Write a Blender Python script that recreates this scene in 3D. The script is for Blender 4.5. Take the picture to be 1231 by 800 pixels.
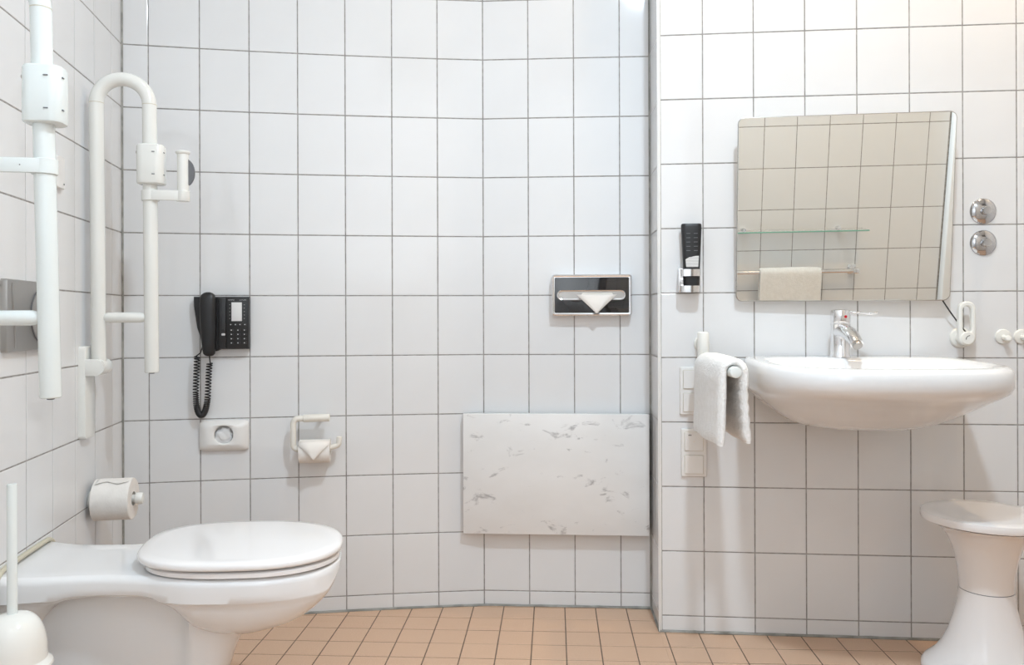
import bpy, bmesh, math, random
from math import sin, cos, pi, atan2, hypot, radians
from mathutils import Vector, Matrix, noise
random.seed(7)
for o in list(bpy.data.objects): bpy.data.objects.remove(o)
sc = bpy.context.scene
C = sc.collection

# ------------------------------------------------------------------ camera
cam = bpy.data.cameras.new('camera'); cam.sensor_width = 36; cam.lens = 36 * 966.08 / 1231
cam.shift_y = -(400 - 379.55) / 1231; cam.clip_start = .02
co = bpy.data.objects.new('camera', cam); C.objects.link(co)
co.location = (0, 0, .98132)
co.rotation_mode = 'XYZ'; co.rotation_euler = (pi / 2 + .00077, .00332, 0)
sc.camera = co
# ------------------------------------------------------------------ exposure
vs = sc.view_settings
vs.view_transform = 'Standard'; vs.look = 'None'; vs.gamma = 1; vs.use_curve_mapping = False
vs.exposure = -0.22
# ------------------------------------------------------------------ world
w = bpy.data.worlds.new('world'); sc.world = w; w.use_nodes = True
w.node_tree.nodes['Background'].inputs[0].default_value = (.9, .95, 1, 1)
w.node_tree.nodes['Background'].inputs[1].default_value = .05
# ------------------------------------------------------------------ lights
CEIL = 2.82
def area(name, loc, size, power, col, shape='DISK', size_y=None):
    l = bpy.data.lights.new(name, 'AREA'); l.shape = shape; l.size = size
    if size_y: l.size_y = size_y
    l.energy = power; l.color = col
    o = bpy.data.objects.new(name, l); o.location = loc; C.objects.link(o)
    return o
COOL = (.765, .895, 1.0); SOFT = (.88, .94, 1.0); WHITE = (.84, .93, 1.0); WARM = (1.0, .73, .46)
LIGHTS = [('round_lamp', (.52, .95, CEIL - .06), .15, 42, COOL),
          ('round_lamp', (-.38, 1.72, CEIL - .06), .24, 4, WHITE),
          ('added_fill_up', (-.05, -.75, 1.15), .5, 14, SOFT),  # ambient fill added behind the camera, no such lamp is known
          ('added_fill_rear', (0, -.30, CEIL - .12), .30, 20, SOFT),  # added fill, bounces off the rear wall to lift the low tiles
          ('downlight', (.69, 2.26, CEIL - .02), .07, 5, WARM),
          ('downlight', (1.55, 2.13, CEIL - .02), .07, 13, WARM)]
for n, p, s, e, c in LIGHTS:
    lo_ = area(n + '_light', p, s, e, c)
    if n == 'added_fill_up': lo_.rotation_euler = (pi, 0, 0)
    if n == 'added_fill_rear': lo_.rotation_euler = (-radians(32), 0, 0)

# ------------------------------------------------------------------ tagging
def tag(o, label=None, cat=None, group=None, kind=None):
    if label: o['label'] = label
    if cat: o['category'] = cat
    if group: o['group'] = group
    if kind: o['kind'] = kind
    return o
def empty(name, loc, rz=0, label=None, cat=None, group=None):
    o = bpy.data.objects.new(name, None); C.objects.link(o)
    o.location = loc; o.rotation_euler = (0, 0, rz); o.empty_display_size = .05
    return tag(o, label, cat, group)

# ------------------------------------------------------------------ materials
def mat(name, col, rough=.4, metal=0, spec=.5, coat=0, trans=0, ior=1.5, sss=0, alpha=1):
    m = bpy.data.materials.new(name); m.use_nodes = True
    b = m.node_tree.nodes['Principled BSDF']
    b.inputs['Base Color'].default_value = (*col, 1); b.inputs['Roughness'].default_value = rough
    b.inputs['Metallic'].default_value = metal; b.inputs['IOR'].default_value = ior
    b.inputs['Specular IOR Level'].default_value = spec
    b.inputs['Coat Weight'].default_value = coat; b.inputs['Coat Roughness'].default_value = .03
    b.inputs['Transmission Weight'].default_value = trans
    return m
def nodes(m): return m.node_tree.nodes, m.node_tree.links, m.node_tree.nodes['Principled BSDF']
def add_noise(m, scale, c1, c2, lo=.4, hi=.6, bump=0, bscale=None, detail=4, dist=.001):
    n, l, b = nodes(m)
    tc = n.new('ShaderNodeTexCoord'); t = n.new('ShaderNodeTexNoise'); t.inputs['Scale'].default_value = scale
    t.inputs['Detail'].default_value = detail
    l.new(tc.outputs['Object'], t.inputs['Vector'])
    r = n.new('ShaderNodeValToRGB'); r.color_ramp.elements[0].position = lo; r.color_ramp.elements[1].position = hi
    r.color_ramp.elements[0].color = (*c1, 1); r.color_ramp.elements[1].color = (*c2, 1)
    l.new(t.outputs['Fac'], r.inputs['Fac']); l.new(r.outputs['Color'], b.inputs['Base Color'])
    if bump:
        t2 = n.new('ShaderNodeTexNoise'); t2.inputs['Scale'].default_value = bscale or scale
        t2.inputs['Detail'].default_value = 3
        l.new(tc.outputs['Object'], t2.inputs['Vector'])
        bp = n.new('ShaderNodeBump'); bp.inputs['Strength'].default_value = bump; bp.inputs['Distance'].default_value = dist
        l.new(t2.outputs['Fac'], bp.inputs['Height']); l.new(bp.outputs['Normal'], b.inputs['Normal'])
    return m
M = {}
M['tile'] = add_noise(mat('glazed_wall_tile', (.8, .8, .8), .07), 3, (.775, .78, .785), (.795, .80, .805), bump=.12, bscale=9, dist=.0006)
M['grout'] = add_noise(mat('wall_grout', (.3, .28, .26), .85), 60, (.28, .265, .25), (.38, .365, .35))
M['floor_tile'] = add_noise(mat('terracotta_floor_tile', (.5, .33, .22), .5), 420, (.56, .365, .245), (.72, .50, .355), .35, .65, bump=.1, bscale=500, dist=.0004)
M['floor_grout'] = add_noise(mat('floor_grout', (.16, .11, .08), .9), 80, (.13, .09, .065), (.2, .145, .11))
M['silicone'] = add_noise(mat('grey_silicone', (.3, .3, .28), .45), 25, (.24, .24, .22), (.36, .355, .33))
M['profile'] = mat('white_plastic_profile', (.82, .82, .8), .3)
M['plaster'] = add_noise(mat('painted_plaster', (.86, .86, .86), .85), 8, (.85, .86, .86), (.87, .88, .88))
M['ceramic'] = mat('white_sanitary_ceramic', (.82, .825, .83), .08, coat=.5)
M['lid'] = mat('white_seat_plastic', (.87, .855, .85), .10, coat=.3)
M['poly'] = mat('white_polyamide', (.84, .84, .80), .16)
M['polyA'] = mat('cool_white_polyamide', (.80, .845, .83), .16)
M['cream'] = mat('cream_plastic', (.82, .79, .72), .28)
M['plastic'] = mat('white_plastic', (.83, .82, .8), .3)
M['gasket'] = mat('beige_rubber', (.60, .56, .44), .6)
M['rubber'] = mat('grey_rubber', (.16, .165, .175), .7)
M['chrome'] = mat('chrome', (.82, .82, .83), .06, 1)
M['chrome_dark_reflect'] = mat('chrome_dark_reflect', (.55, .55, .56), .1, 1)  # chrome with its dark reflections put into the base colour
M['steel'] = mat('brushed_steel', (.42, .40, .38), .28, 1)
M['black'] = mat('black_plastic', (.011, .011, .012), .38)
M['blackgloss'] = mat('black_gloss_panel', (.006, .006, .008), .04, coat=1)
M['grey_key'] = mat('pale_key_print', (.55, .55, .56), .5)
M['card'] = mat('white_card', (.75, .75, .75), .6)
M['red'] = mat('red_dot', (.5, .01, .02), .3)
M['paper'] = add_noise(mat('tissue_paper', (.84, .81, .77), .9, spec=.1), 40, (.83, .80, .76), (.87, .84, .80), bump=.35, bscale=150, dist=.0012)
M['tissue'] = mat('smooth_tissue', (.87, .83, .78), .9, spec=.1)
M['terry'] = add_noise(mat('white_terry_cloth', (.9, .9, .88), .95, spec=.05), 60, (.9, .9, .885), (.94, .94, .93), bump=.9, bscale=230, dist=.004)
M['mirror'] = mat('mirror_silver', (.91, .935, .91), .004, 1)
M['glass_edge'] = mat('green_glass', (.22, .50, .40), .08)
M['clear_glass'] = mat('clear_glass', (.97, .99, .98), .0, trans=1, ior=1.2)
M['lamp'] = mat('lamp_diffuser', (.9, .9, .9), .5)
M['dark'] = mat('dark_hole', (.02, .02, .02), .8)
M['door'] = mat('white_door_lacquer', (.86, .88, .9), .25)
# white marble with faint grey flecks
def marble():
    m = mat('white_marble', (.7, .69, .68), .25); n, l, b = nodes(m)
    tc = n.new('ShaderNodeTexCoord'); mp = n.new('ShaderNodeMapping'); mp.inputs['Rotation'].default_value = (0, radians(-38), 0)
    mp.inputs['Scale'].default_value = (1, 1, 1.8)
    l.new(tc.outputs['Object'], mp.inputs['Vector'])
    a = n.new('ShaderNodeTexNoise'); a.inputs['Scale'].default_value = 13; a.inputs['Detail'].default_value = 7; a.inputs['Roughness'].default_value = .62
    a.inputs['Distortion'].default_value = .6
    l.new(mp.outputs['Vector'], a.inputs['Vector'])
    r = n.new('ShaderNodeValToRGB'); e = r.color_ramp.elements
    e[0].position = .595; e[0].color = (0, 0, 0, 1); e[1].position = .71; e[1].color = (1, 1, 1, 1)
    l.new(a.outputs['Fac'], r.inputs['Fac'])
    a2 = n.new('ShaderNodeTexNoise'); a2.inputs['Scale'].default_value = 5; a2.inputs['Detail'].default_value = 5
    l.new(mp.outputs['Vector'], a2.inputs['Vector'])
    r2 = n.new('ShaderNodeValToRGB'); e = r2.color_ramp.elements
    e[0].position = .3; e[0].color = (.80, .79, .775, 1); e[1].position = .7; e[1].color = (.85, .845, .835, 1)
    l.new(a2.outputs['Fac'], r2.inputs['Fac'])
    mx = n.new('ShaderNodeMix'); mx.data_type = 'RGBA'
    l.new(r.outputs['Color'], mx.inputs[0]); l.new(r2.outputs['Color'], mx.inputs[6]); mx.inputs[7].default_value = (.38, .37, .37, 1)
    l.new(mx.outputs[2], b.inputs['Base Color']); return m
M['marble'] = marble()
def label_mat():
    m = mat('printed_label', (.8, .8, .8), .4); n, l, b = nodes(m)
    tc = n.new('ShaderNodeTexCoord'); wv = n.new('ShaderNodeTexWave'); wv.bands_direction = 'Z'; wv.inputs['Scale'].default_value = 90
    l.new(tc.outputs['Object'], wv.inputs['Vector'])
    r = n.new('ShaderNodeValToRGB'); e = r.color_ramp.elements; e[0].position = .15; e[0].color = (.25, .25, .25, 1); e[1].position = .3; e[1].color = (.75, .75, .74, 1)
    l.new(wv.outputs['Fac'], r.inputs['Fac']); l.new(r.outputs['Color'], b.inputs['Base Color']); return m
M['label'] = label_mat()

# ------------------------------------------------------------------ mesh tools
def link(name, bm, material, parent=None, smooth=35, loc=None, rot=None):
    bmesh.ops.recalc_face_normals(bm, faces=bm.faces)
    me = bpy.data.meshes.new(name); bm.to_mesh(me); bm.free()
    me.materials.append(M[material] if isinstance(material, str) else material)
    if smooth:
        for p in me.polygons: p.use_smooth = True
        me.set_sharp_from_angle(angle=radians(smooth))
    o = bpy.data.objects.new(name, me); C.objects.link(o)
    if parent: o.parent = parent
    if loc: o.location = loc
    if rot: o.rotation_euler = rot
    return o
def NB(): return bmesh.new()
def box(bm, x0, x1, y0, y1, z0, z1, bev=0, seg=2):
    b2 = bmesh.new(); bmesh.ops.create_cube(b2, size=1)
    for v in b2.verts:
        v.co = Vector((x0 + (v.co.x + .5) * (x1 - x0), y0 + (v.co.y + .5) * (y1 - y0), z0 + (v.co.z + .5) * (z1 - z0)))
    if bev: bmesh.ops.bevel(b2, geom=list(b2.edges), offset=bev, segments=seg, affect='EDGES', profile=.5)
    merge(bm, b2); return bm
def merge(bm, b2, mtx=None):
    if mtx: bmesh.ops.transform(b2, matrix=mtx, verts=b2.verts)
    me = bpy.data.meshes.new('t'); b2.to_mesh(me); b2.free(); bm.from_mesh(me); bpy.data.meshes.remove(me)
def loft(bm, rings, cap0=True, cap1=True):
    R = [[bm.verts.new(p) for p in r] for r in rings]; n = len(R[0])
    for a, b in zip(R, R[1:]):
        for i in range(n):
            j = (i + 1) % n; bm.faces.new((a[i], a[j], b[j], b[i]))
    if cap0: bm.faces.new(R[0])
    if cap1: bm.faces.new(list(reversed(R[-1])))
    return R
def lathe(bm, prof, seg=40, c=(0, 0, 0), axis='Z', ax_scale=1):
    rings = []
    for r, h in prof:
        r = max(r, 1e-5); ring = []
        for i in range(seg):
            a = 2 * pi * i / seg; p = (r * cos(a), r * sin(a), h)
            if axis == 'Y': p = (p[0], h, p[1])
            if axis == 'X': p = (h, p[0], p[1])
            ring.append((p[0] + c[0], p[1] + c[1], p[2] + c[2]))
        rings.append(ring)
    loft(bm, rings)
def tube(bm, pts, r, seg=16, caps=True, closed=False, round_end=0):
    pts = [Vector(p) for p in pts]; n = len(pts)
    rr = r if isinstance(r, (list, tuple)) else [r] * n
    T = []
    for i in range(n):
        a = pts[(i - 1) % n] if closed or i > 0 else pts[i]; b = pts[(i + 1) % n] if closed or i < n - 1 else pts[i]
        T.append((b - a).normalized())
    N = T[0].orthogonal().normalized(); rings = []
    for i in range(n):
        if i:
            q = T[i - 1].rotation_difference(T[i]); N = (q @ N).normalized()
        B = T[i].cross(N)
        rings.append([pts[i] + (N * cos(2 * pi * k / seg) + B * sin(2 * pi * k / seg)) * rr[i] for k in range(seg)])
    if closed:
        # close without twist
        rings2 = rings + [None]
        V = [[bm.verts.new(p) for p in ring] for ring in rings]
        off = min(range(seg), key=lambda k: sum((rings[-1][j] - rings[0][(j + k) % seg]).length for j in range(seg)))
        for a in range(n):
            b = (a + 1) % n; o2 = off if b == 0 else 0
            for k in range(seg):
                j = (k + 1) % seg
                bm.faces.new((V[a][k], V[a][j], V[b][(j + o2) % seg], V[b][(k + o2) % seg]))
        return
    if round_end:
        e = round_end
        def endring(i, s):
            c0 = pts[i]; out = []
            for k in (1, 2, 3):
                ph = pi / 2 * k / 3.4
                out.append([c0 + T[i] * s * e * sin(ph) + (p - c0) * ((rr[i] - e) + e * cos(ph)) / rr[i] for p in rings[i]])
            return out
        rings = list(reversed(endring(0, -1))) + rings + endring(n - 1, 1)
    loft(bm, rings, caps, caps)
def fillet(pts, rad, seg=8):
    pts = [Vector(p) for p in pts]; out = [pts[0]]
    for a, b, c in zip(pts, pts[1:], pts[2:]):
        d1 = (a - b).normalized(); d2 = (c - b).normalized(); ang = d1.angle(d2)
        t = min(rad / math.tan(ang / 2), (a - b).length * .499, (c - b).length * .499)
        p0 = b + d1 * t; p1 = b + d2 * t
        ctr = b + (d1 + d2).normalized() * (t / cos(ang / 2))
        v0 = p0 - ctr; v1 = p1 - ctr
        for k in range(seg + 1):
            q = v0.lerp(v1, k / seg)
            ph = v0.angle(v1) * k / seg; s = sin(v0.angle(v1))
            q = (v0 * sin(v0.angle(v1) - ph) + v1 * sin(ph)) / s
            out.append(ctr + q)
    out.append(pts[-1]); return out
def rrect(w, h, r, seg=5, cx=0, cy=0):
    P = []
    for sx, sy, a0 in ((1, 1, 0), (-1, 1, 90), (-1, -1, 180), (1, -1, 270)):
        for k in range(seg + 1):
            a = radians(a0 + 90 * k / seg)
            P.append((cx + sx * (w / 2 - r) + r * cos(a), cy + sy * (h / 2 - r) + r * sin(a)))
    return P
def plate(bm, w, h, r, prof, cx=0, cz=0, seg=5):
    """rounded plate facing -Y: prof = [(y, inset)] rings"""
    loft(bm, [[(x, y, z) for x, z in rrect(w - 2 * i, h - 2 * i, max(r - i, .0006), seg, cx, cz)] for y, i in prof])

def link_each(name, bm, material, parent, smooth=35):
    """one object per loose piece"""
    todo = set(bm.verts); out = []
    while todo:
        st = [todo.pop()]; comp = [st[0]]
        while st:
            v = st.pop()
            for e in v.link_edges:
                o = e.other_vert(v)
                if o in todo: todo.remove(o); st.append(o); comp.append(o)
        b2 = bmesh.new(); mp = {v: b2.verts.new(v.co) for v in comp}
        for f in {f for v in comp for f in v.link_faces}: b2.faces.new([mp[v] for v in f.verts])
        out.append(link(name, b2, material, parent, smooth))
    bm.free(); return out

# ------------------------------------------------------------------ walls
class Wall:
    def __init__(s, o, ang):
        s.o = Vector((o[0], o[1], 0)); s.ang = ang; s.u = Vector((cos(ang), sin(ang), 0)); s.n = Vector((sin(ang), -cos(ang), 0))
    def p(s, u, z, d=0): return s.o + s.u * u + s.n * d + Vector((0, 0, z))
L0 = (-1.2387, 2.5531); V8 = (-.0968, 2.7258); RC = (.4648, 2.6926); E0 = (.45603, 2.49494)
def bulge(x):
    s = (x - L0[0]) / (V8[0] - L0[0]); return L0[1] + s * (V8[1] - L0[1]) + 4 * .018 * s * (1 - s)
BX = [-1.2387, -1.161, -1.0088, -.8571, -.7052, -.5532, -.4009, -.2499, -.0968]
BP = [(x, bulge(x)) for x in BX]
fd = Vector((RC[0] - V8[0], RC[1] - V8[1])); fl = fd.length; fd = fd / fl
for k in (1, 2, 3): BP.append((V8[0] + fd.x * .1536 * k, V8[1] + fd.y * .1536 * k))
BP.append(RC)
WL = Wall(L0, 1.73918)
WR = Wall(E0, -.09007)
WB = [Wall(BP[i], atan2(BP[i + 1][1] - BP[i][1], BP[i + 1][0] - BP[i][0])) for i in range(12)]
W_B4 = Wall(V8, atan2(fd.y, fd.x))
W_B2 = Wall(BP[2], atan2(BP[4][1] - BP[2][1], BP[4][0] - BP[2][0]))
W_B3 = Wall(BP[4], atan2(BP[7][1] - BP[4][1], BP[7][0] - BP[4][0]))
W_RET = Wall(RC, atan2(E0[1] - RC[1], E0[0] - RC[0]))
FRO = (.31125691, .89194924); FA = -.17303727
# front wall is seen from the basin side: its frame runs along +u towards the right of the photo, normal towards the basin
FU = Vector((cos(FA), sin(FA), 0)); FN = Vector((-sin(FA), cos(FA), 0))      # towards the basin wall
WF = Wall((FRO[0], FRO[1]), FA + pi)                                           # u runs backwards: u' = -u
F_LEFT = .30; F_RIGHT = 1.62
Z0 = .05104; TH = .2; TW = .1536; GAP = .0034; NR = 13
ROWS = [0.004, Z0] + [Z0 + TH * k for k in range(1, 13)]
ROWS = [r for r in ROWS if r < CEIL] + [CEIL]
meshes = {}
def tile_mesh(w, h, name='tile', material='tile', bev=.0011, t=.005):
    key = (name, round(w, 4), round(h, 4))
    if key in meshes: return meshes[key]
    bm = NB()
    rings = [[(x, y, z) for x, z in ((i, i), (w - i, i), (w - i, h - i), (i, h - i))] for y, i in ((t, 0), (bev, 0), (bev * .3, bev * .3), (0, bev))]
    loft(bm, rings)
    bmesh.ops.recalc_face_normals(bm, faces=bm.faces)
    me = bpy.data.meshes.new(name); bm.to_mesh(me); bm.free(); me.materials.append(M[material]); meshes[key] = me; return me
def slab(name, pts, d0=-.0012, thick=.08, z0=0, z1=CEIL, material='grout'):
    """wall slab following polyline pts (room side), extruded away from the room"""
    bm = NB(); inner = []; outer = []
    n = len(pts); nor = []
    for a, b in zip(pts, pts[1:]):
        t = Vector((b[0] - a[0], b[1] - a[1])).normalized(); nor.append(Vector((t.y, -t.x)))
    for i, p in enumerate(pts):
        m = nor[0] if i == 0 else nor[-1] if i == n - 1 else (nor[i - 1] + nor[i]).normalized()
        P = Vector(p); inner.append(P + m * d0); outer.append(P + m * (d0 - thick))
    loop = inner + outer[::-1]
    lo = [bm.verts.new((p.x, p.y, z0)) for p in loop]; hi = [bm.verts.new((p.x, p.y, z1)) for p in loop]
    k = len(loop)
    for i in range(k):
        j = (i + 1) % k; bm.faces.new((lo[i], lo[j], hi[j], hi[i]))
    for i in range(n - 1):
        j = k - 1 - i
        bm.faces.new((lo[i], lo[i + 1], lo[j - 1], lo[j])); bm.faces.new((hi[i], hi[i + 1], hi[j - 1], hi[j]))
    return tag(link(name, bm, material, smooth=0), kind='structure')
def tile_col(parent, W, u0, u1, rows=ROWS, g0=GAP / 2, g1=GAP / 2, jit=.0011):
    for za, zb in zip(rows, rows[1:]):
        w_ = u1 - u0 - g0 - g1; h_ = zb - za - GAP
        if h_ < .008 or w_ < .008: continue
        me = tile_mesh(w_, h_)
        o = bpy.data.objects.new('tile', me); C.objects.link(o); o.parent = parent
        p = W.p(u0 + g0, za + GAP / 2)
        o.location = p; o.rotation_euler = (random.gauss(0, jit * .6), random.gauss(0, .0003), W.ang + random.gauss(0, jit * .6))
def tile_stuff(parent, W, u0, u1, rows=ROWS, phase=0, pitch=TW):
    bm = NB(); us = [u0]; k = math.ceil((u0 - phase) / pitch + 1e-4)
    while phase + k * pitch < u1 - 1e-3: us.append(phase + k * pitch); k += 1
    us.append(u1)
    for a, b in zip(us, us[1:]):
        for za, zb in zip(rows, rows[1:]):
            if b - a < .01 or zb - za < .01: continue
            x0, x1, y0, y1 = a + GAP / 2, b - GAP / 2, za + GAP / 2, zb - GAP / 2
            loft(bm, [[tuple(W.p(x, y, d)) for x, y in ((x0 + i, y0 + i), (x1 - i, y0 + i), (x1 - i, y1 - i), (x0 + i, y1 - i))] for d, i in ((-.004, 0), (-.0011, 0), (0, .0011))], cap0=False)
    o = link('tile_field', bm, 'tile', parent, smooth=0); tag(o, kind='stuff'); return o

# left wall
LEND = -3.85
lend = WL.p(LEND, 0)
wall_left = slab('wall_left', [(lend.x, lend.y), L0])
cols = [0] + [-(.0971 + TW * k) for k in range(0, 10)]
for k, (a, b) in enumerate(zip(cols, cols[1:])): tile_col(wall_left, WL, b, a, g1=(.004 if k == 0 else GAP / 2))
tile_stuff(wall_left, WL, LEND, cols[-1], phase=-.0971)
# back wall, gently curved
wall_back = slab('wall_back', BP)
for i, W in enumerate(WB):
    ln = hypot(BP[i + 1][0] - BP[i][0], BP[i + 1][1] - BP[i][1])
    tile_col(wall_back, W, 0, ln, g0=(.004 if i == 0 else GAP / 2), g1=(.004 if i == 11 else GAP / 2), jit=.0016)
# return beside the recess
wall_return = slab('wall_return', [RC, E0], thick=.06)
RL = hypot(E0[0] - RC[0], E0[1] - RC[1])
tile_col(wall_return, W_RET, 0, RL, g0=.004, g1=.004)
# basin wall
REND = 1.75
rend = WR.p(REND, 0)
wall_right = slab('wall_right', [E0, (rend.x, rend.y)])
cols = [0] + [.13585 + TW * k for k in range(0, 11)] + [REND]
for k, (a, b) in enumerate(zip(cols, cols[1:])): tile_col(wall_right, WR, a, b, g0=(.0075 if k == 0 else GAP / 2))
# end wall on the far right and the opposite (front) wall
fr = Vector((FRO[0], FRO[1], 0)) + FU * F_RIGHT; fl_ = Vector((FRO[0], FRO[1], 0)) + FU * F_LEFT
end_a = (rend.x, rend.y); fr_end = Vector((FRO[0], FRO[1], 0)) + FU * 2.05
W_END = Wall(end_a, atan2(fr_end.y - end_a[1], fr_end.x - end_a[0]))
wall_end = slab('wall_end', [end_a, (fr_end.x, fr_end.y)])
tile_stuff(wall_end, W_END, 0, hypot(fr_end.x - end_a[0], fr_end.y - end_a[1]))
wall_front = slab('wall_front', [(fr_end.x, fr_end.y), (fl_.x, fl_.y)])
FROWS = [.004] + [round(1.5737 - .2 * k, 4) for k in range(7, -5, -1)]
FROWS = [r for r in FROWS if 0 < r < CEIL - .02] + [CEIL]
fc = [.5443 + .1536 * k for k in range(-1, 6)]
fc = [F_LEFT] + fc + [1.405]
for a, b in zip(fc, fc[1:]): tile_col(wall_front, WF, -b, -a, rows=FROWS)
# vestibule walls around the camera
vest_b = (.66, -1.25)
wall_vestibule = slab('wall_vestibule', [(fl_.x, fl_.y), vest_b])
W_V = Wall((fl_.x, fl_.y), atan2(vest_b[1] - fl_.y, vest_b[0] - fl_.x))
tile_stuff(wall_vestibule, W_V, .002, hypot(vest_b[0] - fl_.x, vest_b[1] - fl_.y))
wall_rear = slab('wall_rear', [vest_b, (lend.x, lend.y)], material='plaster')

# ------------------------------------------------------------------ floor and ceiling
room = [L0] + BP[1:] + [E0, end_a, (fr_end.x, fr_end.y), (fl_.x, fl_.y), vest_b, (lend.x, lend.y)]
bm = NB(); box(bm, -1.5, 2.5, -1.4, 2.9, -.08, -.0012); floor = tag(link('floor', bm, 'floor_grout', smooth=0), kind='structure')
bm = NB(); box(bm, -1.5, 2.5, -1.4, 2.9, CEIL, CEIL + .08); tag(link('ceiling', bm, 'plaster', smooth=0), kind='structure')
def clip(poly, p, n):
    out = []
    for i in range(len(poly)):
        a, b = poly[i], poly[(i + 1) % len(poly)]
        da = (a[0] - p[0]) * n[0] + (a[1] - p[1]) * n[1]; db = (b[0] - p[0]) * n[0] + (b[1] - p[1]) * n[1]
        if da >= 0: out.append(a)
        if da * db < 0:
            t = da / (da - db); out.append((a[0] + t * (b[0] - a[0]), a[1] + t * (b[1] - a[1])))
    return out
def parea(P): return abs(sum(P[i][0] * P[(i + 1) % len(P)][1] - P[(i + 1) % len(P)][0] * P[i][1] for i in range(len(P)))) / 2 if len(P) > 2 else 0
JW = .004
def half(W, off=JW): return ((W.o.x + W.n.x * off, W.o.y + W.n.y * off), (W.n.x, W.n.y))
HA = [half(WL)] + [half(W) for W in WB]
FN2 = (FN.x, FN.y)
FRONTW = Wall((fr_end.x, fr_end.y), FA + pi); VESTW = Wall((fl_.x, fl_.y), W_V.ang)
def regions(poly):
    res = []
    a = clip(poly, (W_RET.o.x, W_RET.o.y), (W_RET.n.x, W_RET.n.y))              # recess side, left of return plane
    for h in HA: a = clip(a, *h) if len(a) > 2 else a
    a1 = clip(a, *half(WR)) if len(a) > 2 else []                                # in front of basin wall plane
    a2 = clip(a, (WR.o.x + WR.n.x * JW, WR.o.y + WR.n.y * JW), (-WR.n.x, -WR.n.y)) if len(a) > 2 else []
    a2 = clip(a2, *half(W_RET)) if len(a2) > 2 else []
    b = clip(poly, (W_RET.o.x, W_RET.o.y), (-W_RET.n.x, -W_RET.n.y))
    b = clip(b, *half(WR)) if len(b) > 2 else []
    b = clip(b, *half(W_END)) if len(b) > 2 else []
    out = []
    for q in (a1, b):
        if len(q) < 3: continue
        f1 = clip(q, *half(FRONTW)); f2 = clip(clip(q, (FRONTW.o.x, FRONTW.o.y), (-FRONTW.n.x, -FRONTW.n.y)), *half(VESTW)) if len(q) > 2 else []
        for f in (f1, f2):
            if parea(f) > 2e-5: out.append(f)
    if parea(a2) > 2e-5: out.append(a2)
    return out
def extrude_poly(bm, P, z0, z1, bev=.0012):
    # remove duplicate points
    Q = []
    for p in P:
        if not Q or hypot(p[0] - Q[-1][0], p[1] - Q[-1][1]) > 1e-4: Q.append(p)
    if len(Q) > 2 and hypot(Q[0][0] - Q[-1][0], Q[0][1] - Q[-1][1]) < 1e-4: Q.pop()
    if len(Q) < 3: return
    cx = sum(p[0] for p in Q) / len(Q); cy = sum(p[1] for p in Q) / len(Q)
    def ins(p):
        d = hypot(p[0] - cx, p[1] - cy); k = max(0, 1 - bev * 1.3 / max(d, 1e-4)); return (cx + (p[0] - cx) * k, cy + (p[1] - cy) * k)
    loft(bm, [[(p[0], p[1], z0) for p in Q], [(p[0], p[1], z1 - bev * .7) for p in Q], [(*ins(p), z1) for p in Q]], cap0=False)
FS = .10246; FTH = -.05204; FO = (.06668, 2.60453); FG = .0034
fcx, fsx = cos(FTH), sin(FTH)
rest = NB(); cnt = 0
full = None
for j in range(-3, 40):
    for i in range(-16, 26):
        corners = []
        for a, b in ((0, 0), (1, 0), (1, 1), (0, 1)):
            A = (i + a) * FS + (FG / 2 if a == 0 else -FG / 2); B = -((j + b) * FS + (FG / 2 if b == 0 else -FG / 2))
            corners.append((FO[0] + A * fcx - B * fsx, FO[1] + A * fsx + B * fcx))
        R_ = regions(corners)
        if not R_: continue
        cy = sum(c[1] for c in corners) / 4; cx = sum(c[0] for c in corners) / 4
        A0 = (FS - FG) ** 2
        if cy > 1.93 and -1.05 < cx < 1.9 and sum(parea(r) for r in R_) > 3e-4:
            lx, ly = corners[0]
            if len(R_) == 1 and abs(parea(R_[0]) - A0) < 1e-7:
                if full is None:
                    b2 = NB(); extrude_poly(b2, [(c[0] - lx, c[1] - ly) for c in corners], -.004, 0)
                    bmesh.ops.recalc_face_normals(b2, faces=b2.faces)
                    full = bpy.data.meshes.new('tile'); b2.to_mesh(full); b2.free(); full.materials.append(M['floor_tile'])
                o = bpy.data.objects.new('tile', full); C.objects.link(o); o.parent = floor
            else:
                b2 = NB()
                for r in R_: extrude_poly(b2, [(c[0] - lx, c[1] - ly) for c in r], -.004, 0)
                o = link('tile', b2, 'floor_tile', floor, smooth=0)
            o.location = (lx, ly, random.uniform(-.0003, .0002)); cnt += 1
        else:
            for r in R_: extrude_poly(rest, r, -.004, 0)
tag(link('tile_field', rest, 'floor_tile', floor, smooth=0), kind='stuff')
print('floor tiles', cnt)

# ------------------------------------------------------------------ trims
tn = [0]
def trim(bm, material='silicone', smooth=35):
    tn[0] += 1; return tag(link('trim_%d' % tn[0], bm, material, smooth=smooth), kind='structure')
def corner_bead(p, z0=0, z1=CEIL, r=.0045):
    bm = NB(); lathe(bm, [(r, z0), (r, z1)], 10, (p[0], p[1], 0)); trim(bm)
corner_bead(WL.p(0, 0, .0) + WB[0].n * .001 + WL.n * .001)
corner_bead(W_B4.p(fl, 0, 0) + W_RET.n * .001)
def foot_bead(pts, r=.0042):
    bm = NB(); P = []
    for a, b in zip(pts, pts[1:]):
        a = Vector(a); b = Vector(b); n = max(2, int((b - a).length / .035))
        for k in range(n): P.append(a.lerp(b, k / n))
    P.append(Vector(pts[-1]))
    q = [(p.x, p.y, .0015 + random.uniform(-.0006, .0010)) for p in P]
    tube(bm, q, [r * random.uniform(.85, 1.35) for _ in q], 8); trim(bm)
foot_bead([tuple(Vector((p[0], p[1])) + Vector((W.n.x, W.n.y)) * .001) for p, W in zip(BP, WB + [WB[-1]])])
foot_bead([tuple(WR.p(u, 0, .001).xy) for u in (0, REND)])
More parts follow.
